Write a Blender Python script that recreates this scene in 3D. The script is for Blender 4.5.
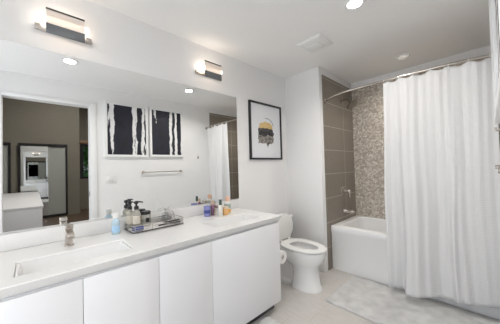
import bpy, bmesh, math, random
from mathutils import Vector, Matrix
random.seed(7)
for o in list(bpy.data.objects): bpy.data.objects.remove(o)
S = bpy.context.scene
C = S.collection
PI = math.pi

# ------------------------------------------------------------------ camera, world, exposure, lights
cd = bpy.data.cameras.new('camera'); cam = bpy.data.objects.new('camera', cd); C.objects.link(cam)
cd.sensor_width = 36.0; cd.sensor_fit = 'HORIZONTAL'; cd.lens = 229.04 * 36.0 / 500.0
cd.clip_start = 0.01; cd.clip_end = 200
YAW, PITCH, ROLL = math.radians(-46.37), math.radians(1.265), math.radians(-1.539)
fw = Vector((math.sin(YAW)*math.cos(PITCH), math.cos(YAW)*math.cos(PITCH), math.sin(PITCH)))
rt = Vector((math.cos(YAW), -math.sin(YAW), 0)); up = rt.cross(fw)
r2 = rt*math.cos(ROLL) + up*math.sin(ROLL); u2 = -rt*math.sin(ROLL) + up*math.cos(ROLL)
M = Matrix((r2, u2, -fw)).transposed().to_4x4(); M.translation = Vector((1.991, 0, 1.325))
cam.matrix_world = M
S.camera = cam
S.view_settings.view_transform = 'Standard'; S.view_settings.look = 'None'
S.view_settings.gamma = 1.0; S.view_settings.use_curve_mapping = False
S.view_settings.exposure = 0.46
w = bpy.data.worlds.new('sky'); S.world = w; w.use_nodes = True
bg = w.node_tree.nodes['Background']
sky = w.node_tree.nodes.new('ShaderNodeTexSky'); sky.sky_type = 'HOSEK_WILKIE'; sky.turbidity = 5
sky.sun_direction = (0.2, 0.5, 0.8)
w.node_tree.links.new(sky.outputs[0], bg.inputs[0]); bg.inputs[1].default_value = 2.5

DOWN_W, BED_FILL_W, SCONCE_E, LAMP_E, FILL_W = 5.6, 36.0, 5.0, 12.0, 15.5
SHOWER_W = 5.0
WARM = (1.0, 0.955, 0.9)

def disc_light(name, loc, size, watts, col=WARM):
    l = bpy.data.lights.new(name, 'AREA'); l.shape = 'DISK'; l.size = size; l.energy = watts; l.color = col; l.spread = math.radians(150)
    o = bpy.data.objects.new(name, l); C.objects.link(o); o.location = loc
    return o

# added fill light behind the camera, placed in an invented near-wall window
l = bpy.data.lights.new('near_fill_light', 'AREA'); l.shape = 'RECTANGLE'; l.size = 1.2; l.size_y = 1.8
l.energy = FILL_W; l.color = (0.95, 0.975, 1.0)
o = bpy.data.objects.new('near_fill_light', l); C.objects.link(o); o.location = (1.30, -1.0, 1.25); o.rotation_euler = (PI/2, 0, 0)

sl = bpy.data.lights.new('sun', 'SUN'); sl.energy = 8.0; sl.angle = 0.02; sl.color = (1, .96, .9)
o = bpy.data.objects.new('sun', sl); C.objects.link(o); o.rotation_euler = (0, math.radians(-18), 0)

# ------------------------------------------------------------------ materials
def mat(name, col, rough=0.5, metal=0.0, spec=0.5, emit=None, es=0.0, trans=0.0, ior=1.45, coat=0.0, alpha=1.0):
    m = bpy.data.materials.new(name); m.use_nodes = True
    b = m.node_tree.nodes['Principled BSDF']
    b.inputs['Base Color'].default_value = (*col, 1); b.inputs['Roughness'].default_value = rough
    b.inputs['Metallic'].default_value = metal; b.inputs['Specular IOR Level'].default_value = spec
    b.inputs['Transmission Weight'].default_value = trans; b.inputs['IOR'].default_value = ior
    b.inputs['Coat Weight'].default_value = coat; b.inputs['Alpha'].default_value = alpha
    if emit: b.inputs['Emission Color'].default_value = (*emit, 1); b.inputs['Emission Strength'].default_value = es
    return m

class N:
    """small helper for node graphs"""
    def __init__(s, m): s.t = m.node_tree; s.b = s.t.nodes['Principled BSDF']
    def add(s, typ, **kw):
        n = s.t.nodes.new(typ)
        for k, v in kw.items(): setattr(n, k, v)
        return n
    def link(s, a, b): s.t.links.new(a, b)
    def coord(s, scale=(1, 1, 1), loc=(0, 0, 0)):
        tc = s.add('ShaderNodeTexCoord'); mp = s.add('ShaderNodeMapping')
        mp.inputs['Scale'].default_value = scale; mp.inputs['Location'].default_value = loc
        s.link(tc.outputs['Object'], mp.inputs[0]); return mp.outputs[0]
    def noise(s, vec, scale, detail=3, rough=0.5):
        n = s.add('ShaderNodeTexNoise'); n.inputs['Scale'].default_value = scale
        n.inputs['Detail'].default_value = detail; n.inputs['Roughness'].default_value = rough
        s.link(vec, n.inputs['Vector']); return n
    def ramp(s, fac, stops, interp='LINEAR'):
        r = s.add('ShaderNodeValToRGB'); r.color_ramp.interpolation = interp
        e = r.color_ramp.elements
        while len(e) > len(stops): e.remove(e[-1])
        while len(e) < len(stops): e.new(0.5)
        for el, (p, c) in zip(e, stops): el.position = p; el.color = (*c, 1)
        s.link(fac, r.inputs[0]); return r.outputs[0]
    def bump(s, h, strength=0.1, dist=0.01):
        b = s.add('ShaderNodeBump'); b.inputs['Strength'].default_value = strength; b.inputs['Distance'].default_value = dist
        s.link(h, b.inputs['Height']); s.link(b.outputs[0], s.b.inputs['Normal']); return b
    def math(s, op, a, b=None):
        n = s.add('ShaderNodeMath', operation=op)
        for i, v in enumerate((a, b)):
            if v is None: continue
            if isinstance(v, (int, float)): n.inputs[i].default_value = v
            else: s.link(v, n.inputs[i])
        return n.outputs[0]

def noisy(name, c1, c2, scale, rough=0.5, bump=0.0, stretch=(1, 1, 1), **kw):
    m = mat(name, c1, rough, **kw); n = N(m); v = n.coord(stretch)
    t = n.noise(v, scale, 4)
    n.link(n.ramp(t.outputs['Fac'], [(0.3, c1), (0.7, c2)]), n.b.inputs['Base Color'])
    if bump: n.bump(t.outputs['Fac'], bump, 0.004)
    return m

def tile_mat(name, axes, tw, th, offs, c1, c2, grout, mortar=0.006, rough=0.4, bond=0.0, streak=(1, 1, 1), bump=0.25):
    """rectangular tiles; axes picks which object axes are used as u and v"""
    m = mat(name, c1, rough); n = N(m)
    tc = n.add('ShaderNodeTexCoord'); sp = n.add('ShaderNodeSeparateXYZ'); n.link(tc.outputs['Object'], sp.inputs[0])
    cb = n.add('ShaderNodeCombineXYZ')
    for i, a in enumerate(axes): n.link(n.math('ADD', sp.outputs['XYZ'.index(a)], offs[i]), cb.inputs[i])
    br = n.add('ShaderNodeTexBrick'); n.link(cb.outputs[0], br.inputs['Vector'])
    br.offset = bond; br.squash = 1.0
    br.inputs['Scale'].default_value = 1.0; br.inputs['Brick Width'].default_value = tw; br.inputs['Row Height'].default_value = th
    br.inputs['Mortar Size'].default_value = mortar; br.inputs['Mortar Smooth'].default_value = 0.2
    br.inputs['Mortar'].default_value = (*grout, 1)
    mp = n.add('ShaderNodeMapping'); mp.inputs['Scale'].default_value = streak; n.link(tc.outputs['Object'], mp.inputs[0])
    t = n.noise(mp.outputs[0], 4.0, 6, 0.6)
    col = n.ramp(t.outputs['Fac'], [(0.3, c1), (0.7, c2)])
    n.link(col, br.inputs['Color1']); n.link(col, br.inputs['Color2'])
    n.link(br.outputs['Color'], n.b.inputs['Base Color'])
    n.bump(n.math('SUBTRACT', 1.0, br.outputs['Fac']), bump, 0.002)
    return m

wall_white = noisy('white wall paint', (0.88, 0.875, 0.87), (0.865, 0.86, 0.855), 60, 0.6, 0.02)
ceil_white = noisy('ceiling paint', (0.89, 0.88, 0.865), (0.875, 0.865, 0.85), 40, 0.8, 0.02)
trim_white = mat('trim paint', (0.84, 0.84, 0.835), 0.35)
lacquer = noisy('white cabinet lacquer', (0.83, 0.835, 0.855), (0.82, 0.825, 0.845), 3, 0.35)
cab_dark = mat('toe kick', (0.10, 0.10, 0.10), 0.6)
quartz = noisy('white quartz', (0.86, 0.855, 0.845), (0.81, 0.805, 0.795), 180, 0.22)
ceramic = mat('white ceramic', (0.86, 0.86, 0.855), 0.08, coat=0.3)
acrylic = mat('white acrylic', (0.91, 0.91, 0.91), 0.15)
plastic_white = mat('white plastic', (0.82, 0.82, 0.80), 0.35)
chrome = mat('chrome', (0.80, 0.78, 0.76), 0.12, 1.0)
nickel = mat('brushed nickel', (0.62, 0.57, 0.52), 0.28, 1.0)
rodmetal = mat('rod nickel', (0.52, 0.48, 0.44), 0.25, 1.0)
showermetal = mat('shower bronze nickel', (0.26, 0.24, 0.21), 0.3, 1.0)
darkmetal = mat('dark bronze metal', (0.10, 0.095, 0.09), 0.35, 0.7)
steelband = mat('grey metal band', (0.22, 0.23, 0.24), 0.35, 0.8)
black = mat('black lacquer', (0.018, 0.018, 0.02), 0.35)
mirror_m = mat('silvered mirror', (0.93, 0.94, 0.935), 0.0, 1.0)
paper = noisy('paper', (0.85, 0.84, 0.82), (0.80, 0.79, 0.77), 80, 0.9, 0.1)
taupe = noisy('taupe wall paint', (0.225, 0.208, 0.172), (0.21, 0.195, 0.16), 20, 0.7, 0.02)
floor_m = tile_mat('floor porcelain', 'XY', 0.30, 0.60, (0.02, 0.1), (0.54, 0.515, 0.485), (0.63, 0.605, 0.575),
                   (0.53, 0.50, 0.465), 0.003, 0.35, 0.5, (2.0, 14.0, 1.0), 0.15)
side_tile = tile_mat('brown wall tile', 'YZ', 0.61, 0.31, (-2.66, -0.28), (0.215, 0.187, 0.155), (0.27, 0.237, 0.20),
                     (0.50, 0.46, 0.41), 0.004, 0.3, 0.0, (1.0, 3.0, 40.0), 0.2)
wood_floor = tile_mat('dark wood floor', 'XY', 1.4, 0.14, (0, 0), (0.07, 0.045, 0.03), (0.12, 0.08, 0.055),
                      (0.03, 0.02, 0.015), 0.003, 0.35, 0.37, (1.0, 18.0, 1.0), 0.2)

def mosaic_mat():
    m = mat('pebble mosaic', (0.4, 0.37, 0.33), 0.35); n = N(m); v = n.coord((1, 1, 1))
    a = n.add('ShaderNodeTexVoronoi'); a.inputs['Scale'].default_value = 44; a.inputs['Randomness'].default_value = 0.75
    n.link(v, a.inputs['Vector'])
    e = n.add('ShaderNodeTexVoronoi', feature='DISTANCE_TO_EDGE'); e.inputs['Scale'].default_value = 44
    e.inputs['Randomness'].default_value = 0.75; n.link(v, e.inputs['Vector'])
    sp = n.add('ShaderNodeSeparateColor'); n.link(a.outputs['Color'], sp.inputs[0])
    col = n.ramp(sp.outputs[0], [(0.0, (0.38, 0.33, 0.275)), (0.3, (0.50, 0.44, 0.375)), (0.55, (0.60, 0.54, 0.465)),
                                 (0.8, (0.69, 0.635, 0.56)), (1.0, (0.80, 0.76, 0.69))])
    mx = n.add('ShaderNodeMixRGB'); mx.inputs[2].default_value = (0.42, 0.37, 0.31, 1)
    edge = n.ramp(e.outputs['Distance'], [(0.03, (1, 1, 1)), (0.09, (0, 0, 0))])
    n.link(edge, mx.inputs[0]); n.link(col, mx.inputs[1]); n.link(mx.outputs[0], n.b.inputs['Base Color'])
    n.bump(n.math('SUBTRACT', 1.0, edge), 0.4, 0.003)
    return m
mosaic = mosaic_mat()

# ------------------------------------------------------------------ mesh helpers
def add_box(bm, x0, x1, y0, y1, z0, z1, bev=0.0, seg=2):
    r = bmesh.ops.create_cube(bm, size=1.0)
    for v in r['verts']:
        v.co = Vector((x0 + (v.co.x+.5)*(x1-x0), y0 + (v.co.y+.5)*(y1-y0), z0 + (v.co.z+.5)*(z1-z0)))
    if bev > 0:
        es = list({e for v in r['verts'] for e in v.link_edges})
        bmesh.ops.bevel(bm, geom=es, offset=bev, segments=seg, profile=0.5, affect='EDGES')
def box(*a, **k):
    bm = bmesh.new(); add_box(bm, *a, **k); return bm
def add_loft(bm, loops, cap0=True, cap1=True, closed=True):
    vs = [[bm.verts.new(p) for p in lp] for lp in loops]
    n = len(loops[0])
    for a, b in zip(vs[:-1], vs[1:]):
        for i in range(n if closed else n-1):
            j = (i+1) % n
            bm.faces.new((a[i], a[j], b[j], b[i]))
    if cap0: bm.faces.new(list(reversed(vs[0])))
    if cap1: bm.faces.new(vs[-1])
def add_lathe(bm, prof, c=(0, 0, 0), seg=20, axis='z'):
    loops = []
    for r, h in prof:
        lp = []
        for i in range(seg):
            a = 2*PI*i/seg; p, q = r*math.cos(a), r*math.sin(a)
            if axis == 'z': lp.append((c[0]+p, c[1]+q, c[2]+h))
            elif axis == 'x': lp.append((c[0]+h, c[1]+p, c[2]+q))
            else: lp.append((c[0]+q, c[1]+h, c[2]+p))
        loops.append(lp)
    add_loft(bm, loops)
def lathe(prof, **k):
    bm = bmesh.new(); add_lathe(bm, prof, **k); return bm
def add_tube(bm, pts, r, seg=8, caps=True):
    pts = [Vector(p) for p in pts]; loops = []; ref = None
    for i, p in enumerate(pts):
        t = (pts[min(i+1, len(pts)-1)] - pts[max(i-1, 0)]).normalized()
        if ref is None: ref = Vector((0, 0, 1)) if abs(t.z) < .9 else Vector((1, 0, 0))
        n = (ref - t*ref.dot(t)).normalized(); b = t.cross(n); ref = n
        rr = r[i] if isinstance(r, (list, tuple)) else r
        loops.append([p + n*rr*math.cos(2*PI*k/seg) + b*rr*math.sin(2*PI*k/seg) for k in range(seg)])
    add_loft(bm, loops, caps, caps)
def tube(*a, **k):
    bm = bmesh.new(); add_tube(bm, *a, **k); return bm
def rrect(x0, x1, y0, y1, z, r, n=6):
    out = []
    for cx, cy, a0 in ((x1-r, y1-r, 0), (x0+r, y1-r, PI/2), (x0+r, y0+r, PI), (x1-r, y0+r, 1.5*PI)):
        for i in range(n+1):
            a = a0 + PI/2*i/n; out.append((cx+r*math.cos(a), cy+r*math.sin(a), z))
    return out
def spline(pts, m=8):
    P = [Vector(p) for p in pts]; P = [2*P[0]-P[1]] + P + [2*P[-1]-P[-2]]; out = []
    for i in range(1, len(P)-2):
        for k in range(m):
            t = k/m; a, b, c, d = P[i-1:i+3]
            out.append(0.5*((2*b)+(c-a)*t+(2*a-5*b+4*c-d)*t*t+(3*b-a-3*c+d)*t**3))
    out.append(P[-2]); return out
def obj(name, bm, m, parent=None, smooth=True, sharp=35):
    bmesh.ops.recalc_face_normals(bm, faces=bm.faces[:])
    me = bpy.data.meshes.new(name); bm.to_mesh(me); bm.free()
    me.materials.append(m)
    if smooth:
        me.polygons.foreach_set('use_smooth', [True]*len(me.polygons))
        me.set_sharp_from_angle(angle=math.radians(sharp))
    o = bpy.data.objects.new(name, me); C.objects.link(o)
    if parent: o.parent = parent
    return o
def tag(o, label, cat, group=None):
    o['label'] = label; o['category'] = cat
    if group: o['group'] = group
    return o
def thing(name, label, cat, loc=(0, 0, 0), rotz=0.0, group=None):
    o = bpy.data.objects.new(name, None); C.objects.link(o); o.empty_display_size = 0.05
    o.location = loc; o.rotation_euler = (0, 0, rotz)
    return tag(o, label, cat, group)
def struct(name, bm, m, parent=None):
    o = obj(name, bm, m, parent); o['kind'] = 'structure'; return o
def dup(root, loc, label=None, name=None):
    r = root.copy(); C.objects.link(r); r.location = loc
    if label: r['label'] = label
    for ch in list(root.children):
        c = ch.copy(); C.objects.link(c); c.parent = r
        for g in list(ch.children):
            d = g.copy(); C.objects.link(d); d.parent = c
    return r
def lift(o, loc):
    """move a one-mesh thing's origin to loc (vertices were built around 0)"""
    o.location = loc; return o

# ------------------------------------------------------------------ the setting
W, ZC, YJ, XJ, YT, YB, Y0 = 2.054, 2.577, 2.624, 0.535, 2.70, 3.60, -0.90
DL, DR, DZ = -0.259, 0.616, 2.274
T = 0.12
struct('floor', box(-T, W+T, Y0-T, YB+T, -0.1, 0), floor_m)
struct('ceiling', box(-T, W+T, Y0-T, YB+T, ZC, ZC+0.1), ceil_white)
struct('wall_left', box(-T, 0, Y0-T, YB+T, 0, ZC), wall_white)
struct('wall_toilet', box(0, XJ, YJ, YB+T, 0, ZC, bev=0.004), wall_white)
struct('wall_shower_back', box(XJ, W+T, YB+0.006, YB+T, 0, ZC), wall_white)
bm = bmesh.new()
NX0, NX1, NZ0, NZ1 = 0.65, 1.95, 0.30, 2.20      # opening for the added window, unseen behind the camera
add_box(bm, 0, NX0, Y0-T, Y0, 0, ZC); add_box(bm, NX1, W, Y0-T, Y0, 0, ZC)
add_box(bm, NX0, NX1, Y0-T, Y0, 0, NZ0); add_box(bm, NX0, NX1, Y0-T, Y0, NZ1, ZC)
struct('wall_near', bm, wall_white)
bm = bmesh.new()
add_box(bm, NX0, NX1, Y0-.08, Y0-.03, NZ0, NZ0+.04); add_box(bm, NX0, NX1, Y0-.08, Y0-.03, NZ1-.04, NZ1)
add_box(bm, NX0, NX0+.04, Y0-.08, Y0-.03, NZ0+.04, NZ1-.04); add_box(bm, NX1-.04, NX1, Y0-.08, Y0-.03, NZ0+.04, NZ1-.04)
struct('window_added', bm, trim_white)  # frame of the made-up window that houses the fill light
bm = bmesh.new()
add_box(bm, W, W+T, Y0, DL, 0, ZC); add_box(bm, W, W+T, DR, YB+0.006, 0, ZC); add_box(bm, W, W+T, DL, DR, DZ, ZC)
struct('wall_right', bm, wall_white)
struct('wall_shower_left', box(XJ, XJ+0.008, YT, YB, 0, 2.485), side_tile)
struct('wall_shower_right', box(W-0.008, W, YT, YB, 0, 2.485), side_tile)
struct('wall_shower_mosaic', box(XJ, W, YB, YB+0.006, 0, 2.478), mosaic)
bm = bmesh.new()   # door casing on the bathroom side
cw = 0.085
add_box(bm, W-0.014, W, DR, DR+cw, 0, DZ+0.05, bev=0.003); add_box(bm, W-0.014, W, DL-cw, DL, 0, DZ+0.05, bev=0.003)
add_box(bm, W-0.014, W, DL, DR, DZ, DZ+0.05, bev=0.003)
struct('trim_1', bm, trim_white)
bm = bmesh.new()   # bedroom side casing
add_box(bm, W+T, W+T+0.014, DR, DR+cw, 0, DZ+0.05, bev=0.003); add_box(bm, W+T, W+T+0.014, DL-cw, DL, 0, DZ+0.05, bev=0.003)
add_box(bm, W+T, W+T+0.014, DL, DR, DZ, DZ+0.05, bev=0.003)
struct('trim_2', bm, trim_white)
struct('baseboard_right', box(W-0.012, W, DR+cw, YT-0.02, 0, 0.1, bev=0.003), trim_white)
struct('baseboard_toilet', box(0.0, XJ, YJ-0.012, YJ, 0, 0.1, bev=0.003), trim_white)

# the bedroom seen through the doorway (in the mirror)
XB0, XC, XW, YL, YR, ZB = W+T, 7.11, 8.0, -2.3, 3.2, 4.4
struct('floor_bedroom', box(XB0, XW+T, YL-T, YR+T, -0.1, 0), wood_floor)
struct('ceiling_bedroom', box(XB0, XW+T, YL-T, YR+T, ZB, ZB+0.1), ceil_white)
struct('wall_bedroom_left', box(XB0, XW+T, YL-T, YL, 0, ZB), taupe)
struct('wall_bedroom_right', box(XB0, XW+T, YR, YR+T, 0, ZB), taupe)
struct('wall_bedroom_closet', box(XC, XW, YL, 1.117, 0, ZB), taupe)
bm = box(XB0-0.05, XB0, YL-T, YR+T, ZC+0.1, ZB); add_box(bm, XB0-0.05, XB0, YL-T, Y0-T, 0, ZC+0.1)
struct('wall_bedroom_near', bm, taupe)
WY0, WY1, WZ0, WZ1 = 1.22, 2.5, 1.08, 2.27
bm = bmesh.new()
add_box(bm, XW, XW+T, 1.117, WY0, 0, ZB); add_box(bm, XW, XW+T, WY1, YR, 0, ZB)
add_box(bm, XW, XW+T, WY0, WY1, 0, WZ0); add_box(bm, XW, XW+T, WY0, WY1, WZ1, ZB)
struct('wall_bedroom_window', bm, taupe)
bm = bmesh.new()
add_box(bm, XW-0.02, XW+0.08, WY0, WY0+0.11, WZ0, WZ1); add_box(bm, XW-0.02, XW+0.08, WY1-0.06, WY1, WZ0, WZ1)
add_box(bm, XW-0.02, XW+0.08, WY0+0.11, WY1-0.06, WZ0, WZ0+0.06); add_box(bm, XW-0.02, XW+0.08, WY0+0.11, WY1-0.06, WZ1-0.07, WZ1)
add_box(bm, XW, XW+0.05, 1.83, 1.87, WZ0+0.06, WZ1-0.07)
win = struct('window_1', bm, black)
glass = mat('window glass', (1, 1, 1), 0.0, trans=1.0, ior=1.02)
struct('window_pane', box(XW+0.02, XW+0.024, WY0+0.11, WY1-0.06, WZ0+0.06, WZ1-0.07), glass, win)

# ------------------------------------------------------------------ vanity
VY0, VY1, ZK, ZD, ZT = -0.205, 1.655, 0.095, 0.808, 0.87
t = thing('vanity_cabinet', 'long white handleless vanity cabinet under the quartz worktop, along the mirror wall', 'cabinet', (0, 0, 0))
obj('side_panel', box(0.004, 0.603, VY1-0.018, VY1, ZK, ZD+0.006), lacquer, t)
obj('side_panel', box(0.004, 0.603, VY0, VY0+0.018, ZK, ZD+0.006), lacquer, t)
obj('bottom_panel', box(0.004, 0.60, VY0+0.018, VY1-0.018, ZK, ZK+0.018), lacquer, t)
obj('back_panel', box(0.004, 0.016, VY0+0.018, VY1-0.018, ZK+0.018, ZD), lacquer, t)
obj('top_rail', box(0.56, 0.602, VY0+0.018, VY1-0.018, ZD-0.06, ZD+0.006), lacquer, t)
obj('toe_kick', box(0.004, 0.545, VY0+0.01, VY1-0.012, 0, ZK-.001), cab_dark, t)
gaps = [VY0, 0.176, 0.541, 0.912, VY1]
for a, b in zip(gaps[:-1], gaps[1:]):
    obj('door', box(0.604, 0.624, a+0.0012, b-0.0012, ZK, ZD, bev=0.0015), lacquer, t)
obj('gap_strip', box(0.6025, 0.6035, VY0+0.01, VY1-0.01, ZK+0.01, ZD-0.01), mat('gap shadow board', (0.45, 0.45, 0.46), .6), t)

# worktop with two sink cut-outs
S1 = (0.295, 0.53, -0.06, 0.43); S2 = (0.295, 0.53, 1.03, 1.52)
def grid_slab(xs, ys, holes, z0, z1):
    bm = bmesh.new(); V = {}
    def v(i, j, k):
        if (i, j, k) not in V: V[i, j, k] = bm.verts.new((xs[i], ys[j], (z0, z1)[k]))
        return V[i, j, k]
    solid = lambda i, j: 0 <= i < len(xs)-1 and 0 <= j < len(ys)-1 and (i, j) not in holes
    for i in range(len(xs)-1):
        for j in range(len(ys)-1):
            if not solid(i, j): continue
            bm.faces.new((v(i, j, 1), v(i+1, j, 1), v(i+1, j+1, 1), v(i, j+1, 1)))
            bm.faces.new((v(i, j, 0), v(i, j+1, 0), v(i+1, j+1, 0), v(i+1, j, 0)))
            for di, dj, a, b in ((-1, 0, (i, j+1), (i, j)), (1, 0, (i+1, j), (i+1, j+1)), (0, -1, (i, j), (i+1, j)), (0, 1, (i+1, j+1), (i, j+1))):
                if not solid(i+di, j+dj):
                    bm.faces.new((v(*a, 0), v(*b, 0), v(*b, 1), v(*a, 1)))
    return bm
bm = grid_slab([0.003, S1[0], S1[1], 0.644], [VY0-0.02, S1[2], S1[3], S2[2], S2[3], VY1+0.025], {(1, 1), (1, 3)}, ZD+0.008, ZT)
for v in bm.verts:
    if v.co.x > 0.64 and v.co.z < ZT-.01: v.co.x = 0.603
wt = tag(obj('worktop', bm, quartz), 'white quartz worktop with eased front edge on the vanity cabinet', 'countertop')
b = wt.modifiers.new('bevel', 'BEVEL'); b.width = 0.007; b.segments = 3; b.limit_method = 'ANGLE'; b.angle_limit = math.radians(60)
bs = tag(obj('backsplash', box(0.003, 0.02, VY0-0.02, VY1+0.025, ZT+0.001, 0.968, bev=0.002), quartz),
         'low white quartz backsplash strip between worktop and mirror', 'backsplash')

def make_sink(s, label):
    x0, x1, y0, y1 = s; g = 0.0015
    cx, cy = (x0+x1)/2, (y0+y1)/2
    t = thing('sink', label, 'sink', (cx, cy, 0.72), group='undermount sinks in the worktop')
    hx, hy = (x1-x0)/2-g, (y1-y0)/2-g
    L = []
    R = lambda k, z, r: L.append(rrect(-hx+k, hx-k, -hy+k, hy-k, z-0.72, r))
    R(0, 0.722, .02); R(0, 0.858, .012); R(0.008, 0.860, .012); R(0.012, 0.845, .02); R(0.018, 0.76, .03); R(0.035, 0.735, .04); R(0.08, 0.731, .03)
    bm = bmesh.new(); add_loft(bm, L); obj('basin', bm, ceramic, t)
    obj('drain', lathe([(0.0, 0.0), (0.022, 0.0), (0.022, 0.003), (0.012, 0.0045), (0.0, 0.0045)], c=(0, 0, 0.0115)), chrome, t)
    return t
make_sink(S1, 'left rectangular white sink, the near one below the chrome faucet')
make_sink(S2, 'right rectangular white sink, the far one in front of the coloured bottles')

def make_faucet(x, y, label):
    t = thing('faucet', label, 'faucet', (x, y, ZT+0.001), group='chrome faucets behind the sinks')
    obj('base', lathe([(0.027, 0), (0.027, 0.005), (0.024, 0.009), (0.0, 0.009)], seg=24), nickel, t)
    bm = bmesh.new(); add_box(bm, -0.019, 0.019, -0.019, 0.019, 0.008, 0.098, bev=0.004); obj('body', bm, nickel, t)
    bm = bmesh.new()
    add_loft(bm, [[(xx, -hw, z0), (xx, hw, z0), (xx, hw, z1), (xx, -hw, z1)] for xx, hw, z0, z1 in
                  ((0.015, .017, .070, .094), (0.06, .017, .072, .092), (0.115, .016, .070, .086), (0.128, .015, .066, .082))])
    sp = obj('spout', bm, nickel, t)
    obj('aerator', lathe([(0.0, 0), (0.009, 0), (0.009, 0.006), (0, 0.006)], c=(0.112, 0, 0.0635)), chrome, sp)
    bm = bmesh.new(); add_box(bm, -0.022, 0.022, -0.021, 0.021, 0.101, 0.127, bev=0.004)
    h = obj('handle', bm, nickel, t)
    bm = bmesh.new(); add_box(bm, -0.055, -0.015, -0.008, 0.008, 0.118, 0.128, bev=0.002); obj('lever', bm, nickel, h)
    return t
make_faucet(0.175, 0.165, 'single-handle nickel faucet standing by the near left sink')
make_faucet(0.075, 1.30, 'single-handle nickel faucet half hidden behind the coloured bottles at the far sink')

# wall mirror
mr = tag(obj('wall_mirror', box(0.001, 0.007, -0.225, 1.702, 0.973, 2.127), mirror_m, smooth=False),
         'wide frameless wall mirror above the vanity backsplash', 'mirror')

# ------------------------------------------------------------------ sconces
lamp_glass = mat('lit frosted tube', (1, 0.97, 0.93), 0.4, emit=(1.0, 0.86, 0.72), es=SCONCE_E)
panel_m = mat('translucent lamp panel', (0.93, 0.86, 0.80), 0.6, trans=0.25, ior=1.1)
def make_sconce(y, z, label):
    t = thing('vanity_sconce', label, 'wall lamp', (0.0, y, z), group='sconces above the mirror')
    obj('wall_bar', box(0.001, 0.022, -0.151, 0.151, -0.018, 0.020, bev=0.003), nickel, t)
    obj('lamp_tube', lathe([(0.0, -.128), (.016, -.128), (.019, -.123), (.019, .123), (.016, .128), (0, .128)], c=(0.062, 0, 0.045), axis='y'), lamp_glass, t)
    for s in (-1, 1):
        obj('bracket', box(0.022, 0.100, s*0.06-0.008, s*0.06+0.008, -0.006, 0.004), nickel, t)
    obj('lower_band', box(0.096, 0.102, -0.100, 0.100, -0.062, 0.0, bev=0.001), steelband, t)
    obj('top_rail', box(0.094, 0.104, -0.100, 0.100, 0.088, 0.098, bev=0.001), darkmetal, t)
    obj('front_panel', box(0.098, 0.101, -0.099, 0.099, 0.0, 0.088), panel_m, t)
    return t
make_sconce(0.168, 2.267, 'left warm-lit wall sconce with dark band, above the near end of the mirror')
make_sconce(1.328, 2.285, 'right warm-lit wall sconce with dark band, above the far end of the mirror')

# ------------------------------------------------------------------ framed print on the vanity wall
t = thing('framed_print', 'black framed abstract print with mustard and black shape, right of the mirror', 'picture', (0.002, 2.19, 1.775))
FW, FH = 0.30, 0.360
bm = bmesh.new()
for a in ((-FW, FW, FH-0.022, FH), (-FW, FW, -FH, -FH+0.022), (-FW, -FW+0.022, -FH+0.022, FH-0.022), (FW-0.022, FW, -FH+0.022, FH-0.022)):
    add_box(bm, 0, 0.025, a[0], a[1], a[2], a[3])
obj('frame', bm, black, t)
obj('mat_board', box(0.001, 0.012, -FW+0.022, FW-0.022, -FH+0.022, FH-0.022), mat('mat board', (0.80, 0.81, 0.83), 0.8), t)
def blob(pts, x0, x1, seed=0, jag=0.0):
    rnd = random.Random(seed); bm = bmesh.new(); out = []
    for i in range(len(pts)):
        a, b = Vector(pts[i]), Vector(pts[(i+1) % len(pts)])
        for k in range(4):
            p = a.lerp(b, k/4); out.append((p.x+rnd.uniform(-jag, jag), p.y+rnd.uniform(-jag, jag)))
    lo = [bm.verts.new((x0, p[0], p[1])) for p in out]; hi = [bm.verts.new((x1, p[0], p[1])) for p in out]
    n = len(out); bm.faces.new(hi); bm.faces.new(list(reversed(lo)))
    for i in range(n): bm.faces.new((lo[i], lo[(i+1) % n], hi[(i+1) % n], hi[i]))
    return bm
ink_black = noisy('black ink', (0.02, 0.02, 0.022), (0.12, 0.11, 0.11), 30, 0.8)
ink_gold = noisy('mustard ink', (0.62, 0.42, 0.14), (0.75, 0.58, 0.32), 12, 0.8, stretch=(1, 1, 4))
ink_grey = noisy('speckled grey ink', (0.45, 0.42, 0.38), (0.06, 0.05, 0.04), 45, 0.8)
obj('mustard_shape', blob([(-.14, .03), (-.12, .10), (-.02, .125), (.09, .115), (.13, .06), (.10, .02)], .012, .0126, 1, .004), ink_gold, t)
obj('black_shape', blob([(-.15, .035), (.02, .045), (.12, .03), (.15, -.02), (.13, -.06), (.04, -.05), (-.06, -.07), (-.15, -.05)], .0127, .0132, 2, .006), ink_black, t)
obj('grey_shape', blob([(-.15, -.05), (-.05, -.06), (.06, -.045), (.14, -.06), (.13, -.15), (.05, -.15), (.02, -.21), (-.01, -.155), (-.15, -.15)], .012, .0126, 3, .008), ink_grey, t)
obj('arc_line', tube(spline([(.0125, -.02, .17), (.0125, .05, .165), (.0125, .11, .13), (.0125, .14, .08)], 6), 0.003, seg=6), ink_black, t)

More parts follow.
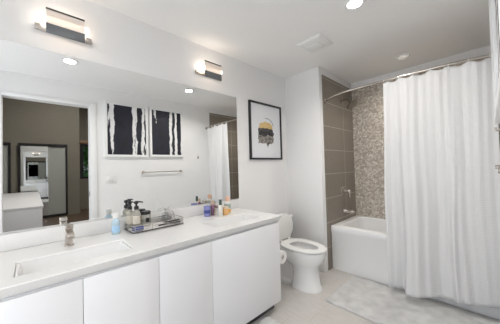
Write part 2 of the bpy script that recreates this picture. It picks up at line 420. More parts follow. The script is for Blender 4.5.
# ------------------------------------------------------------------ toilet
def egg(xb, xf, cy, hw, z, n=36, pw=1.0):
    """egg outline: flat-ish back at xb, long round front at xf"""
    out = []; xm = xb + (xf-xb)*0.42
    for i in range(n):
        a = 2*PI*i/n; c, s = math.cos(a), math.sin(a)
        lx = (xf-xm) if c > 0 else (xm-xb)
        e = 1.0 if c > 0 else 0.72
        out.append((xm+lx*math.copysign(abs(c)**e, c), cy+hw*math.copysign(abs(s)**(0.92), s), z))
    return out
TY = 2.185
t = thing('toilet', 'white two-piece toilet with raised lid between vanity and shower wall', 'toilet', (0, TY, 0))
bm = bmesh.new()
add_loft(bm, [egg(0.39, 0.725, 0, .135, 0.0), egg(0.39, 0.725, 0, .135, .02), egg(0.40, 0.708, 0, .124, .05), egg(0.41, 0.695, 0, .116, .16),
              egg(0.40, 0.690, 0, .116, .225), egg(0.34, 0.712, 0, .140, .262), egg(0.26, 0.752, 0, .178, .315), egg(0.21, 0.776, 0, .192, .370),
              egg(0.20, 0.782, 0, .195, .415), egg(0.21, 0.772, 0, .185, .42), egg(0.31, 0.725, 0, .125, .418), egg(0.33, 0.705, 0, .11, .36), egg(0.40, 0.62, 0, .07, .27), egg(0.44, 0.54, 0, .03, .25)])
obj('bowl', bm, ceramic, t)
bm = bmesh.new()
add_loft(bm, [rrect(0.09, 0.42, -.115, .115, 0.0, .05), rrect(0.09, 0.42, -.115, .115, 0.03, .05), rrect(0.10, 0.42, -.085, .085, 0.06, .05),
              rrect(0.10, 0.42, -.078, .078, 0.26, .05), rrect(0.10, 0.42, -.085, .085, 0.33, .05)])
obj('trapway', bm, ceramic, t)
bm = bmesh.new()
add_loft(bm, [rrect(0.03, 0.26, -.10, .10, 0.33, .03), rrect(0.02, 0.26, -.16, .16, 0.40, .03), rrect(0.02, 0.26, -.175, .175, 0.425, .03)])
obj('tank_shelf', bm, ceramic, t)
bm = bmesh.new()
add_loft(bm, [rrect(0.025, 0.215, -.205, .205, 0.43, .035), rrect(0.018, 0.225, -.215, .215, 0.50, .035), rrect(0.015, 0.23, -.222, .222, 0.672, .035)])
obj('tank', bm, ceramic, t)
bm = bmesh.new()
add_loft(bm, [rrect(0.012, 0.236, -.228, .228, 0.675, .035), rrect(0.01, 0.24, -.232, .232, 0.684, .035), rrect(0.01, 0.24, -.232, .232, 0.697, .035), rrect(0.02, 0.232, -.224, .224, 0.705, .035)])
obj('tank_lid', bm, ceramic, t)
lv = obj('flush_lever', lathe([(0, 0), (.014, 0), (.014, .008), (0, .01)], c=(0.231, -.15, .62), axis='x'), chrome, t)
obj('lever_arm', box(0.243, 0.251, -.155, -.08, .612, .626, bev=.003), chrome, lv)
bm = bmesh.new()   # seat ring
add_loft(bm, [egg(0.262, 0.786, 0, .192, .424), egg(0.260, 0.789, 0, .195, .432), egg(0.265, 0.784, 0, .190, .442), egg(0.355, 0.705, 0, .112, .444), egg(0.363, 0.698, 0, .105, .438), egg(0.358, 0.701, 0, .108, .424), egg(0.262, 0.786, 0, .192, .424)], False, False)
bmesh.ops.remove_doubles(bm, verts=bm.verts[:], dist=1e-5)
obj('seat', bm, plastic_white, t)
# raised lid leaning on the tank (egg outline stood up)
def lid_loop(k, x):
    return [(x + (p[0]-0.25)*0.02, p[1], 0.452 + (p[0]-0.245)) for p in egg(0.245+k, 0.545-k, 0, .18-k, 0)]
bm = bmesh.new(); add_loft(bm, [lid_loop(.006, .246), lid_loop(0, .250), lid_loop(0, .258), lid_loop(.008, .263)])
obj('lid', bm, plastic_white, t)
for s in (-1, 1):
    obj('hinge', lathe([(0, -.02), (.012, -.02), (.012, .02), (0, .02)], c=(0.262, s*.075, .445), axis='y', seg=12), plastic_white, t)
for s in (-1, 1):
    obj('bolt_cap', lathe([(.012, 0), (.012, .006), (.007, .013), (0, .014)], c=(0.30, s*.105, .03), seg=12), ceramic, t)
obj('supply_hose', tube(spline([(0.012, -.26, .16), (.05, -.26, .16), (.07, -.25, .25), (.08, -.2, .38), (.08, -.185, .43)], 6), .006), chrome, t)

# toilet roll on the cabinet's end
t = thing('toilet_roll_holder', 'chrome toilet roll holder fixed on the end panel of the vanity cabinet', 'holder', (0.49, VY1, 0.475))
obj('mount_plate', lathe([(0, 0), (.022, 0), (.022, .006), (0, .008)], c=(0, .001, 0), axis='y'), chrome, t)
obj('arm', tube(spline([(0, .008, 0), (0, .05, 0), (.015, .066, 0), (.06, .066, 0), (.118, .066, 0)], 6), .006), chrome, t)
bm = bmesh.new()
prof = [(.02, -.05), (.058, -.05), (.06, -.047), (.06, .047), (.058, .05), (.02, .05), (.02, -.05)]
loops = [[(h, r*math.cos(2*PI*i/28), r*math.sin(2*PI*i/28)) for i in range(28)] for r, h in prof]
add_loft(bm, loops, False, False); bmesh.ops.remove_doubles(bm, verts=bm.verts[:], dist=1e-5)
o = lift(tag(obj('toilet_roll', bm, paper), 'white toilet paper roll hanging beside the vanity end panel', 'toilet paper'), (0.553, VY1+0.066, 0.4613))

# ------------------------------------------------------------------ bathtub
TX0, TX1, TYF, TYB, TZ = XJ+0.010, W-0.010, 2.785, YB-0.003, 0.548
t = thing('bathtub', 'white alcove bathtub with flat apron behind the shower curtain', 'bathtub', (TX0, TYF, 0))
LX, LY = TX1-TX0, TYB-TYF
bm = bmesh.new()
R = lambda l, r, f, bk, z, rad: rrect(l, LX-r, f, LY-bk, z, rad)
add_loft(bm, [R(0, 0, .012, 0, 0, .004), R(0, 0, .012, 0, .455, .004), R(0, 0, 0, 0, .475, .006), R(0, 0, 0, 0, TZ-.012, .012), R(.004, .004, .004, .004, TZ-.003, .012), R(.012, .012, .012, .008, TZ, .012),
              R(.09, .10, .085, .055, TZ, .10), R(.10, .115, .095, .065, TZ-.01, .10), R(.125, .19, .125, .085, .22, .11), R(.16, .26, .16, .12, .15, .10), R(.26, .36, .24, .2, .135, .08)])
obj('tub_shell', bm, acrylic, t)
obj('overflow_plate', lathe([(0, 0), (.036, 0), (.036, .006), (.03, .012), (0, .013)], c=(.113, LY*.5, .425), axis='x'), chrome, t)
obj('tub_drain', lathe([(0, 0), (.03, 0), (.03, .004), (0, .006)], c=(.30, LY*.5, .136)), chrome, t)

# shower fittings on the brown tile
XS = XJ+0.009
t = thing('wall_shower', 'round nickel shower head on a bent arm high on the brown tile', 'shower head', (XS, 3.22, 2.235))
obj('wall_flange', lathe([(0, 0), (.03, 0), (.028, .008), (.012, .014), (0, .014)], axis='x'), showermetal, t)
obj('arm', tube(spline([(.008, 0, 0), (.05, 0, .01), (.09, 0, .0), (.125, 0, -.045)], 6), .010), showermetal, t)
bm = bmesh.new()
add_lathe(bm, [(0, .03), (.016, .03), (.018, .012), (.06, 0.0), (.082, -.012), (.082, -.026), (.074, -.032), (0, -.032)], seg=32)
bmesh.ops.rotate(bm, verts=bm.verts[:], cent=(0, 0, 0), matrix=Matrix.Rotation(math.radians(-40), 3, 'Y'))
bmesh.ops.translate(bm, verts=bm.verts[:], vec=(.142, 0, -.066))
obj('shower_head', bm, showermetal, t)
t = thing('shower_valve', 'nickel shower valve with lever handle on the brown tile above the tub', 'shower valve', (XS, 3.20, 0.955))
obj('trim_plate', lathe([(0, 0), (.075, 0), (.072, .006), (.03, .01), (0, .01)], axis='x', seg=32), rodmetal, t)
obj('stem', lathe([(.026, .008), (.026, .085), (.021, .095), (0, .095)], axis='x'), rodmetal, t)
obj('lever', box(.065, .083, -.009, .009, -.09, 0, bev=.003), rodmetal, t)
t = thing('tub_spout', 'nickel tub spout on the brown tile just above the tub rim', 'tub spout', (XS, 3.20, 0.672))
bm = bmesh.new()
add_loft(bm, [[(x, hw*math.cos(2*PI*i/16), zc+hh*math.sin(2*PI*i/16)) for i in range(16)] for x, hw, hh, zc in
              ((0, .034, .034, 0), (.01, .028, .028, 0), (.09, .026, .025, 0), (.125, .025, .022, -.003), (.135, .018, .014, -.004))])
obj('spout_body', bm, rodmetal, t)
obj('diverter_knob', lathe([(.005, 0), (.005, .014), (.009, .016), (.009, .024), (0, .026)], c=(.10, 0, .018), seg=12), rodmetal, t)

# curved rod
ZR = 2.15
rod_pts = [(XJ+0.012, 2.75, ZR), (0.66, 2.665, ZR), (0.80, 2.60, ZR), (0.97, 2.57, ZR), (1.28, 2.555, ZR), (1.60, 2.557, ZR), (1.85, 2.575, ZR), (W-0.012, 2.62, ZR)]
rod_s = spline(rod_pts, 8)
def rod_y(x):
    for a, b in zip(rod_s[:-1], rod_s[1:]):
        if a.x <= x <= b.x: return a.y + (b.y-a.y)*(x-a.x)/(b.x-a.x)
    return rod_s[-1].y if x > rod_s[-1].x else rod_s[0].y
t = thing('curtain_rod', 'curved nickel shower curtain rod spanning the tub alcove', 'curtain rod', (0, 0, 0))
obj('rod', tube(rod_s, 0.0125, seg=12), rodmetal, t)
obj('end_flange', lathe([(.03, 0), (.03, .006), (.016, .014), (0, .014)], c=(XJ+0.009, 2.752, ZR), axis='x'), rodmetal, t)
obj('end_flange', lathe([(0, -.014), (.016, -.014), (.03, -.006), (.03, 0)], c=(W-0.001, 2.623, ZR), axis='x'), rodmetal, t)

# curtain
def curve1(tab, x):
    xs = [a for a, _ in tab]
    if x <= xs[0]: return tab[0][1]
    for (a, p), (b, q) in zip(tab[:-1], tab[1:]):
        if x <= b:
            s = (x-a)/(b-a); s = s*s*(3-2*s); return p+(q-p)*s
    return tab[-1][1]
hem = [(1.242, -.02), (1.30, .02), (1.36, .06), (1.378, .045), (1.425, -.105), (1.50, -.09), (1.577, -.01), (1.66, .085), (1.72, .075), (1.76, .02), (1.80, .03), (1.86, .065), (1.93, .06), (2.00, .07), (2.046, .06)]
NX, NZ = 220, 70
X0, X1, ZH, ZTOP = 1.242, 2.044, 0.098, 2.138
ring_x = [1.285 + i*0.122 for i in range(7)]
def cur_pt(u, v):
    x = X0+(X1-X0)*u
    f = v**0.8
    yr = rod_y(x)
    top = 0.012*math.sin(2*PI*(x-1.285)/0.244 + 0.6)
    y = yr + top*(1-f) + (curve1(hem, x) + 0.035)*f*0.82 + 0.0035*math.sin(2*PI*x/0.083+1.3*math.sin(3*v)+9*x*x)*(1-0.6*f) - 0.020*math.exp(-((x-1.80+0.05*v)/0.016)**2)*(0.3+0.7*f)
    sag = 0.020*(0.5-0.5*math.cos(2*PI*(x-1.285)/0.122))
    z = ZTOP - sag*(1-v)**4 + (ZH+.055*u*u-ZTOP)*v
    xx = x + 0.010*math.sin(9*v+7*u)*v*min(1, (1-u)*6) + 0.034*(1-v)**1.5*max(0, 1-u*3)
    return (xx, y, z)
def cloth_mat():
    m = mat('waffle cotton', (0.73, 0.73, 0.73), 0.85); n = N(m); tc = n.add('ShaderNodeTexCoord'); sp = n.add('ShaderNodeSeparateXYZ')
    n.link(tc.outputs['Object'], sp.inputs[0])
    a = n.math('SINE', n.math('MULTIPLY', sp.outputs[2], 2*PI/0.036)); b = n.math('SINE', n.math('MULTIPLY', sp.outputs[0], 2*PI/0.030))
    h = n.math('MAXIMUM', n.math('POWER', n.math('ABSOLUTE', a), 4.0), n.math('MULTIPLY', n.math('POWER', n.math('ABSOLUTE', b), 4.0), 0.5))
    n.bump(h, 0.5, 0.0022)
    n.b.inputs['Sheen Weight'].default_value = 0.15
    return m
cloth = cloth_mat()
bm = bmesh.new()
g = [[bm.verts.new(cur_pt(i/NX, j/NZ)) for i in range(NX+1)] for j in range(NZ+1)]
for j in range(NZ):
    for i in range(NX): bm.faces.new((g[j][i], g[j][i+1], g[j+1][i+1], g[j+1][i]))
cu = thing('shower_curtain', 'white waffle-weave shower curtain hanging from the curved rod to above the rug', 'curtain', (0, 0, 0))
sh = obj('cloth', bm, cloth, cu, sharp=180)
sm = sh.modifiers.new('thickness', 'SOLIDIFY'); sm.thickness = 0.0025; sm.offset = 0
for x in ring_x:
    bm = bmesh.new(); y = rod_y(x); pts = []
    for k in range(21):
        a = 2*PI*k/20; pts.append((x, y+0.0165*math.sin(a), ZR-0.001+0.0165*math.cos(a)))
    add_tube(bm, pts, 0.0022, seg=6, caps=False)
    obj('ring', bm, plastic_white, cu)

# ------------------------------------------------------------------ rugs
def rug_mat(name, c1, c2):
    m = mat(name, c1, 0.95); n = N(m); v = n.coord()
    a = n.noise(v, 11, 5); b = n.noise(v, 220, 3)
    n.link(n.ramp(a.outputs['Fac'], [(.3, c1), (.7, c2)]), n.b.inputs['Base Color'])
    n.bump(b.outputs['Fac'], 0.9, 0.008); n.b.inputs['Sheen Weight'].default_value = 0.4
    return m
rugm = rug_mat('pale plush', (0.60, 0.595, 0.58), (0.80, 0.795, 0.78))
def make_rug(name, label, x0, x1, y0, y1, th, rad, rot=0.0, jag=.006, seed=3):
    rnd = random.Random(seed); cx, cy = (x0+x1)/2, (y0+y1)/2
    lo = rrect(x0-cx, x1-cx, y0-cy, y1-cy, 0, rad, 8); dens = []
    for i in range(len(lo)):
        a, b = Vector(lo[i]), Vector(lo[(i+1) % len(lo)]); k = max(1, int((b-a).length/.015))
        dens += [a.lerp(b, q/k) for q in range(k)]
    jit = [(rnd.uniform(-jag, jag), rnd.uniform(-jag, jag)) for _ in dens]
    def loop(s, z): return [(p.x*s+j[0], p.y*s+j[1], z) for p, j in zip(dens, jit)]
    bm = bmesh.new(); add_loft(bm, [loop(.995, .001), loop(1.0, th*.5), loop(.985, th*.9), loop(.96, th)])
    o = tag(obj(name, bm, rugm, sharp=60), label, 'rug'); o.location = (cx, cy, 0); o.rotation_euler.z = rot; return o
make_rug('bath_rug', 'large pale grey plush rug on the floor in front of the tub', 0.835, 2.035, 2.06, 2.775, 0.018, 0.02)
make_rug('bath_mat', 'small white mat with rounded corner beside the vanity toe kick', 0.565, 1.08, 0.72, 1.50, 0.016, 0.06, seed=5)

# ------------------------------------------------------------------ ceiling fittings
lens = mat('lit lens', (1, 1, 1), 0.4, emit=(1.0, 0.95, 0.88), es=LAMP_E)
def make_downlight(x, y, zc, label, watts):
    t = thing('recessed_downlight', label, 'ceiling light', (x, y, zc), group='round recessed ceiling lights')
    bm = bmesh.new(); prof = [(.052, -.001), (.075, -.001), (.078, -.004), (.072, -.009), (.054, -.006), (.052, -.001)]
    add_loft(bm, [[(r*math.cos(2*PI*i/32), r*math.sin(2*PI*i/32), h) for i in range(32)] for r, h in prof], False, False)
    bmesh.ops.remove_doubles(bm, verts=bm.verts[:], dist=1e-5)
    obj('trim_ring', bm, trim_white, t)
    obj('lens', lathe([(0, -.004), (.0515, -.004), (.0515, -.001), (0, -.001)], seg=32), lens, t)
    l = disc_light('lamp_light', (0, 0, -.012), 0.10, watts); l.parent = t
    return t
make_downlight(1.305, 1.823, ZC, 'round recessed downlight in the ceiling over the toilet side of the room', DOWN_W*1.3)
make_downlight(1.25, 0.315, ZC, 'round recessed downlight seen in the mirror near the left sconce', DOWN_W*0.75)
t = thing('shower_ceiling_lamp', 'small dim flush ceiling disc above the bathtub', 'ceiling light', (1.33, 3.15, ZC))
obj('disc_base', lathe([(0, -.001), (.075, -.001), (.075, -.008), (.066, -.012), (0, -.012)], seg=32), trim_white, t)
obj('disc_lens', lathe([(.055, -.0125), (.05, -.02), (.03, -.025), (0, -.026)], seg=32), mat('frosted lens', (.8, .79, .76), .3, emit=(1, .95, .88), es=.12), t)
l = disc_light('lamp_light', (0, 0, -.03), 0.09, SHOWER_W); l.parent = t
t = thing('exhaust_fan_grille', 'square white exhaust fan cover on the ceiling near the toilet', 'ceiling vent', (0.79, 2.11, ZC))
bm = bmesh.new()
add_loft(bm, [[(sx*h, sy*h, z) for sx, sy in ((-1, -1), (1, -1), (1, 1), (-1, 1))] for h, z in ((.130, -.001), (.130, -.008), (.115, -.022), (.09, -.026))])
obj('cover', bm, plastic_white, t, sharp=10)
obj('center_panel', box(-.07, .07, -.07, .07, -.034, -.027, bev=.003), plastic_white, t)

# ------------------------------------------------------------------ opposite wall (seen in the mirror)
def art_mat(name, stops, seed, hw, lean):
    """ink density across the sheet, broken up by a vertically drawn-out noise"""
    m = mat(name, (0.8, 0.8, 0.8), 0.6); n = N(m); tc = n.add('ShaderNodeTexCoord'); sp = n.add('ShaderNodeSeparateXYZ')
    n.link(tc.outputs['Object'], sp.inputs[0])
    def nz(sc, loc, scale, det):
        mp = n.add('ShaderNodeMapping'); mp.inputs['Scale'].default_value = sc; mp.inputs['Location'].default_value = loc
        n.link(tc.outputs['Object'], mp.inputs[0]); return n.noise(mp.outputs[0], scale, det, 0.65).outputs['Fac']
    warp = nz((1, 4, 2.2), (seed, seed, 0), 2.0, 5); grain = nz((1, 34, 4.5), (seed, 2, seed), 1.0, 6)
    u = n.math('ADD', n.math('ADD', n.math('MULTIPLY', sp.outputs[1], .5/hw), 0.5), n.math('MULTIPLY', n.math('SUBTRACT', warp, .5), .13))
    d = n.ramp(u, [(p, (v, v, v)) for p, v in stops])
    left = n.math('MULTIPLY', n.math('LESS_THAN', u, .2), n.math('MULTIPLY', sp.outputs[2], lean))
    g = n.math('ADD', n.math('MULTIPLY', n.math('SUBTRACT', grain, .5), 2.2), 0.5)
    ink = n.math('GREATER_THAN', n.math('SUBTRACT', d, left), g)
    tone = n.ramp(n.math('MULTIPLY', warp, 1.0), [(.35, (.012, .012, .016)), (.6, (.015, .016, .030))])
    mx = n.add('ShaderNodeMixRGB'); mx.inputs[1].default_value = (.80, .80, .80, 1)
    n.link(ink, mx.inputs[0]); n.link(tone, mx.inputs[2]); n.link(mx.outputs[0], n.b.inputs['Base Color'])
    return m
art1 = art_mat('ink painting one', [(0, 0), (.03, .75), (.08, .6), (.10, .35), (.18, .3), (.22, 2), (.60, 2), (.635, .25), (.72, .2), (.75, .9), (.84, .9), (.87, .25), (.91, .35), (.94, .7), (.975, .5), (.99, 0)], 1.7, .298, .6)
art2 = art_mat('ink painting two', [(0, .3), (.03, 1.2), (.10, .75), (.16, .8), (.20, 2), (.55, 2), (.59, .2), (.66, .2), (.68, 1.1), (.74, 1.1), (.76, .1), (.83, .3), (.86, 1.1), (.95, 1.2), (.985, .3), (1, 0)], 5.3, .283, .9)
def make_art(yc, zc, hw, hh, m, label):
    t = thing('framed_painting', label, 'painting', (W-0.002, yc, zc), group='pair of ink paintings over the towel bar')
    bm = bmesh.new(); f = 0.034
    for a in ((-hw, hw, hh-f, hh), (-hw, hw, -hh, -hh+f), (-hw, -hw+f, -hh+f, hh-f), (hw-f, hw, -hh+f, hh-f)): add_box(bm, -0.035, 0, *a)
    obj('frame', bm, trim_white, t)
    obj('canvas', box(-0.026, -0.002, -hw+f, hw-f, -hh+f, hh-f), m, t)
make_art(1.118, 1.965, 0.318, 0.425, art1, 'left of the two black and white ink paintings above the towel bar')
make_art(1.768, 1.975, 0.303, 0.425, art2, 'right of the two black and white ink paintings above the towel bar')
t = thing('towel_bar', 'empty chrome towel bar on the wall below the ink paintings', 'towel bar', (W, 1.69, 1.285))
obj('bar', tube([(-.034, -.345, 0), (-.034, .345, 0)], .008, seg=12), rodmetal, t)
for s in (-1, 1):
    obj('post', lathe([(0, -.044), (.013, -.044), (.013, -.012), (.024, -.008), (.024, -.001), (0, -.001)], c=(0, s*.335, 0), axis='x'), rodmetal, t)
t = thing('light_switch_plate', 'white three-rocker light switch plate by the door casing', 'light switch', (W, 0.885, 1.185))
obj('plate', box(-.006, -.001, -.078, .078, -.057, .057, bev=.002), plastic_white, t)
for k in (-1, 0, 1): obj('rocker', box(-.010, -.0062, k*.046-.016, k*.046+.016, -.033, .033, bev=.001), plastic_white, t)
t = thing('robe_hook', 'small chrome robe hook on the wall right of the paintings', 'hook', (W, 2.406, 1.55))
obj('plate', box(-.006, -.001, -.018, .018, -.03, .03, bev=.002), chrome, t)
obj('prong', tube(spline([(-.006, 0, -.005), (-.022, 0, -.012), (-.03, 0, .0), (-.03, 0, .012)], 5), .006), rodmetal, t)
t = tag(obj('strike_plate', box(W+0.03, W+0.06, DR-0.003, DR-0.0005, .96, 1.03), darkmetal), 'dark metal strike plate in the door jamb', 'strike plate')

# ------------------------------------------------------------------ bedroom furniture (seen in the mirror through the doorway)
t = closet = thing('closet_sliding_doors', 'black framed sliding closet with one mirrored and one grey glass panel, right of the console', 'closet', (XC, 0.262, 0), group='sliding closets in the bedroom')
bm = bmesh.new(); hw = 0.54
add_box(bm, -.06, -.001, -hw, hw, 2.09, 2.17); add_box(bm, -.06, -.001, -hw, -hw+.05, .07, 2.09); add_box(bm, -.06, -.001, hw-.05, hw, .07, 2.09)
add_box(bm, -.06, -.001, -hw, hw, 0.001, .07)
obj('frame', bm, black, t)
obj('mirror_panel', box(-.045, -.035, -hw+.05, .09, .07, 2.09), mat('grey mirror glass', (.62, .64, .64), .02, 1.0), t)
obj('grey_panel', box(-.03, -.02, .09, hw-.05, .07, 2.09), mat('frosted grey glass', (.40, .42, .395), .35), t)
dup(closet, (XC, -0.955, 0), 'second black framed sliding closet, half hidden by the door frame at the mirror edge')
t = thing('console_cabinet', 'long low white console cabinet in the bedroom, seen through the doorway', 'cabinet', (2.95, -0.32, 0))
obj('body', box(0.01, 3.85, -.62, .44, .03, .765, bev=.004), lacquer, t)
obj('top', box(0, 3.87, -.63, .453, .768, .80, bev=.004), lacquer, t)
obj('plinth', box(.05, 3.8, -.60, .40, .001, .03), cab_dark, t)
t = thing('curtain_box', 'wooden valance above the bedroom window', 'valance', (XW-.001, (WY0+WY1)/2, 2.32))
obj('valance_board', box(-.07, -.055, -.68, .68, 0, .11, bev=.003), mat('tan wood', (.35, .22, .13), .5), t)
obj('valance_top', box(-.055, 0, -.68, .68, .095, .11), mat('tan wood dark', (.30, .19, .11), .5), t)
for (x, y) in ((3.4, .9), (5.4, .9)):  # unseen lights, added to lift the bedroom's brightness in the mirror
    make_downlight(x, y, ZB, 'round ceiling light added out of view to brighten the bedroom', BED_FILL_W)

# shrub outside the window
leafm = noisy('leaf green', (.07, .22, .04), (.20, .42, .10), 9, .5)
sb = thing('garden_shrub', 'leafy green shrub outside the bedroom window', 'shrub', (9.3, 1.9, -.1))
bm = bmesh.new()
for k in range(3600):
    th, ph = random.uniform(0, 2*PI), random.uniform(-.5, 1.5); r = random.uniform(.3, 1.0)**.5
    p = Vector((.7*r*math.cos(th)*math.cos(ph), 1.3*r*math.sin(th)*math.cos(ph), 1.7+1.5*r*math.sin(ph)))
    d = Vector((random.uniform(-1, 1), random.uniform(-1, 1), random.uniform(-.6, .6))).normalized(); s = d.cross(Vector((random.random(), random.random(), 1))).normalized()
    L = random.uniform(.09, .16)
    bm.faces.new([bm.verts.new(q) for q in (p-d*L, p+s*L*.4, p+d*L, p-s*L*.4)])
obj('foliage', bm, leafm, sb)
bm = bmesh.new()
for k in range(5):
    a = 2*PI*k/5; add_tube(bm, [(0, 0, 0), (.1*math.cos(a), .2*math.sin(a), .8), (.3*math.cos(a), .7*math.sin(a), 1.8)], [.03, .02, .01], seg=6)
obj('stems', bm, mat('bark', (.1, .07, .05), .8), sb)

# ------------------------------------------------------------------ things on the worktop
ZW = ZT+0.0012
clear = mat('clear glass', (1, 1, 1), 0.02, trans=1.0, ior=1.35)
amber = mat('smoky glass', (.86, .85, .78), 0.03, trans=.7, ior=1.3)
black_plastic = mat('black plastic', (.02, .02, .02), .35)
def lbl_mat(n, c, r=.4): return mat(n, c, r)

# wire tray
TX, TYc, TLx, TLy = 0.128, 0.711, 0.105, 0.195
t = thing('wire_tray', 'rectangular chrome wire tray on the worktop between the two sinks', 'tray', (TX, TYc, ZW))
wire = mat('polished wire', (.72, .70, .68), .15, 1.0)
def rloop(hx, hy, z, r=.012): return rrect(-hx, hx, -hy, hy, z, r, 3)
obj('tray_base', box(-TLx+.003, TLx-.003, -TLy+.003, TLy-.003, .006, .009), mat('white base', (.82, .80, .77), .3), t)
for z, rr in ((.008, .003), (.022, .0018), (.036, .0018), (.052, .0026)):
    bm = bmesh.new(); lp = rloop(TLx, TLy, z); add_tube(bm, lp+[lp[0], lp[1]], rr, seg=6, caps=False)
    obj('rail', bm, darkmetal if z < .01 else wire, t)
for sx in (-1, 1):
    for sy in (-1, -.33, .33, 1): obj('post', tube([(sx*TLx, sy*(TLy-.014), 0.001), (sx*TLx, sy*(TLy-.014), .052)], .002, seg=6), wire, t)
ZY = ZW+0.0095

def make_pump(x, y, z, label, rot):
    t = thing('soap_dispenser', label, 'soap dispenser', (x, y, z), rot, group='pump dispensers on the wire tray')
    obj('bottle', lathe([(0, 0), (.025, 0), (.027, .003), (.027, .115), (.024, .127), (.013, .135), (.013, .142), (0, .142)], seg=24), amber, t)
    obj('label', lathe([(.0274, .035), (.0274, .095)], seg=24), lbl_mat('cream label', (.72, .68, .58)), t)
    p = obj('pump_collar', lathe([(0, .1425), (.017, .1425), (.017, .165), (.009, .169), (.006, .185), (0, .185)], seg=18), black_plastic, t)
    bm = bmesh.new(); add_lathe(bm, [(0, .185), (.014, .185), (.016, .19), (.014, .205), (0, .208)], seg=16)
    add_tube(bm, [(0, 0, .199), (.03, 0, .200), (.05, 0, .195)], [.006, .005, .004], seg=8)
    obj('pump_nozzle', bm, black_plastic, p)
    return t
make_pump(0.052, 0.548, ZY, 'rear left dark-topped pump soap dispenser in the wire tray', .5)
make_pump(0.098, 0.582, ZY, 'front right dark-topped pump soap dispenser in the wire tray', .9)
t = thing('glass_jar', 'clear glass jar with dark lid beside the pump dispensers', 'jar', (0.066, 0.662, ZY))
obj('jar_body', lathe([(0, 0), (.036, 0), (.038, .004), (.038, .082), (.034, .089), (0, .089)], seg=24), amber, t)
obj('lid', lathe([(0, .0895), (.037, .0895), (.037, .110), (.034, .114), (0, .114)], seg=24), black_plastic, t)
obj('jar_label', box(.0382, .039, -.014, .014, .03, .065), black_plastic, t)
t = tag(obj('soap_packet', box(-.022, .022, -.035, .035, 0, .030, bev=.004), noisy('navy wrap', (.03, .05, .2), (.06, .09, .32), 20, .4)), 'dark blue soap packet at the front left corner of the wire tray', 'soap')
t.location = (0.190, 0.562, ZY); t.rotation_euler.z = .06
t = thing('hair_brush', 'dark hair brush lying at the right end of the wire tray', 'brush', (0.186, 0.815, ZY), 0.0)
obj('handle', box(-.010, .010, -.10, -.02, 0.004, .016, bev=.004), black_plastic, t)
bm = bmesh.new(); add_loft(bm, [[(.026*math.cos(a)*k, .035+.055*math.sin(a)*k, z) for a in [2*PI*i/20 for i in range(20)]] for k, z in ((.8, 0.002), (1, .006), (1, .014), (.85, .018))])
obj('pad', bm, mat('brush pad', (.05, .045, .045), .6), t)
bm = bmesh.new()
for i in range(-3, 4):
    for j in range(-6, 7):
        if (i/3.5)**2+(j/7)**2 < 1: add_tube(bm, [(i*.006, .035+j*.007, .018), (i*.006, .035+j*.007, .030)], .0008, seg=4)
o = obj('bristles', bm, black_plastic, t); o['kind'] = 'stuff'
t = thing('glass_cloche', 'clear glass dome with knob at the back right of the wire tray', 'cloche', (0.068, 0.846, ZY))
obj('dome', lathe([(.052, 0), (.052, .045), (.047, .07), (.032, .09), (.012, .099), (0, .1), (0, .098), (.011, .097), (.031, .088), (.0455, .069), (.05, .045), (.05, 0)], seg=28), clear, t)
obj('knob', lathe([(0, .1), (.005, .101), (.005, .107), (.010, .113), (.008, .121), (0, .123)], seg=14), clear, t)

t = thing('hand_soap_bottle', 'pale blue liquid soap bottle with white cap left of the wire tray', 'bottle', (0.115, 0.437, ZW))
obj('body', lathe([(0, 0), (.024, 0), (.026, .004), (.026, .08), (.023, .096), (.014, .106), (.014, .112), (0, .112)], seg=22), mat('blue liquid', (.66, .84, .95), .12, trans=.25, ior=1.3), t)
obj('label', lathe([(.0264, .015), (.0264, .06)], seg=22), mat('blue label', (.45, .68, .90), .4), t)
obj('cap', lathe([(0, .1125), (.020, .1125), (.020, .14), (.016, .15), (0, .151)], seg=20), plastic_white, t)

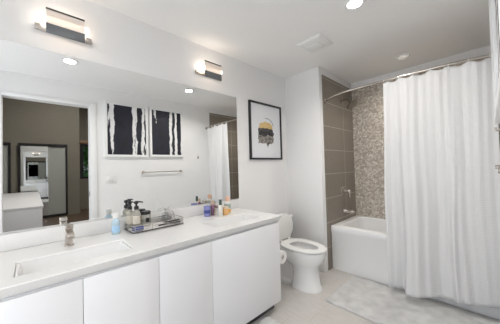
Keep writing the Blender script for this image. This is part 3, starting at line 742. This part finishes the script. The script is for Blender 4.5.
t = thing('tumbler', 'lavender blue tumbler, leftmost of the items by the far sink', 'cup', (0.125, 1.200, ZW))
obj('cup', lathe([(0, 0), (.028, 0), (.033, .095), (.030, .095), (.026, .006), (0, .006)], seg=22), mat('lavender glass', (.42, .44, .78), .12, trans=.3, ior=1.2), t)
obj('band', lathe([(.0306, .03), (.0322, .06)], seg=22), mat('navy band', (.07, .09, .30), .4), t)
t = thing('slim_bottle', 'slim plum coloured bottle right beside the lavender tumbler', 'bottle', (0.125, 1.262, ZW))
obj('body', lathe([(0, 0), (.016, 0), (.017, .09), (.010, .10), (.010, .104), (0, .104)], seg=16), mat('plum', (.24, .12, .20), .3), t)
obj('cap', lathe([(0, .1045), (.011, .1045), (.011, .14), (0, .141)], seg=14), mat('tan cap', (.62, .45, .34), .4), t)
t = thing('lotion_tube', 'cream tube with dark green cap in the middle of the far sink items', 'tube', (0.220, 1.288, ZW))
obj('body', lathe([(0, 0), (.02, 0), (.021, .09), (.012, .104), (0, .104)], seg=16), mat('cream', (.78, .76, .70), .4), t)
obj('cap', lathe([(0, .1045), (.013, .1045), (.012, .155), (0, .156)], seg=14), mat('dark green', (.05, .09, .07), .4), t)
t = thing('orange_jar', 'low orange jar in front of the tall peach-capped bottle', 'jar', (0.205, 1.355, ZW))
obj('body', lathe([(0, 0), (.027, 0), (.029, .004), (.029, .062), (0, .062)], seg=18), mat('orange', (.86, .52, .22), .35), t)
obj('lid', lathe([(0, .0625), (.03, .0625), (.03, .078), (0, .08)], seg=18), mat('pale orange', (.88, .70, .52), .4), t)
t = thing('shampoo_bottle', 'tall white bottle with peach cap, rightmost by the far sink', 'bottle', (0.165, 1.415, ZW))
obj('body', lathe([(0, 0), (.031, 0), (.033, .005), (.033, .11), (.024, .122), (0, .122)], seg=20), mat('white bottle', (.80, .78, .74), .35), t)
obj('label', lathe([(.0335, .055), (.0335, .095)], seg=20), mat('sage label', (.42, .52, .48), .5), t)
obj('label', lathe([(.0335, .008), (.0335, .045)], seg=20), mat('orange label', (.85, .48, .16), .5), t)
obj('cap', lathe([(0, .1225), (.023, .1225), (.022, .165), (0, .167)], seg=18), mat('peach cap', (.86, .55, .40), .4), t)
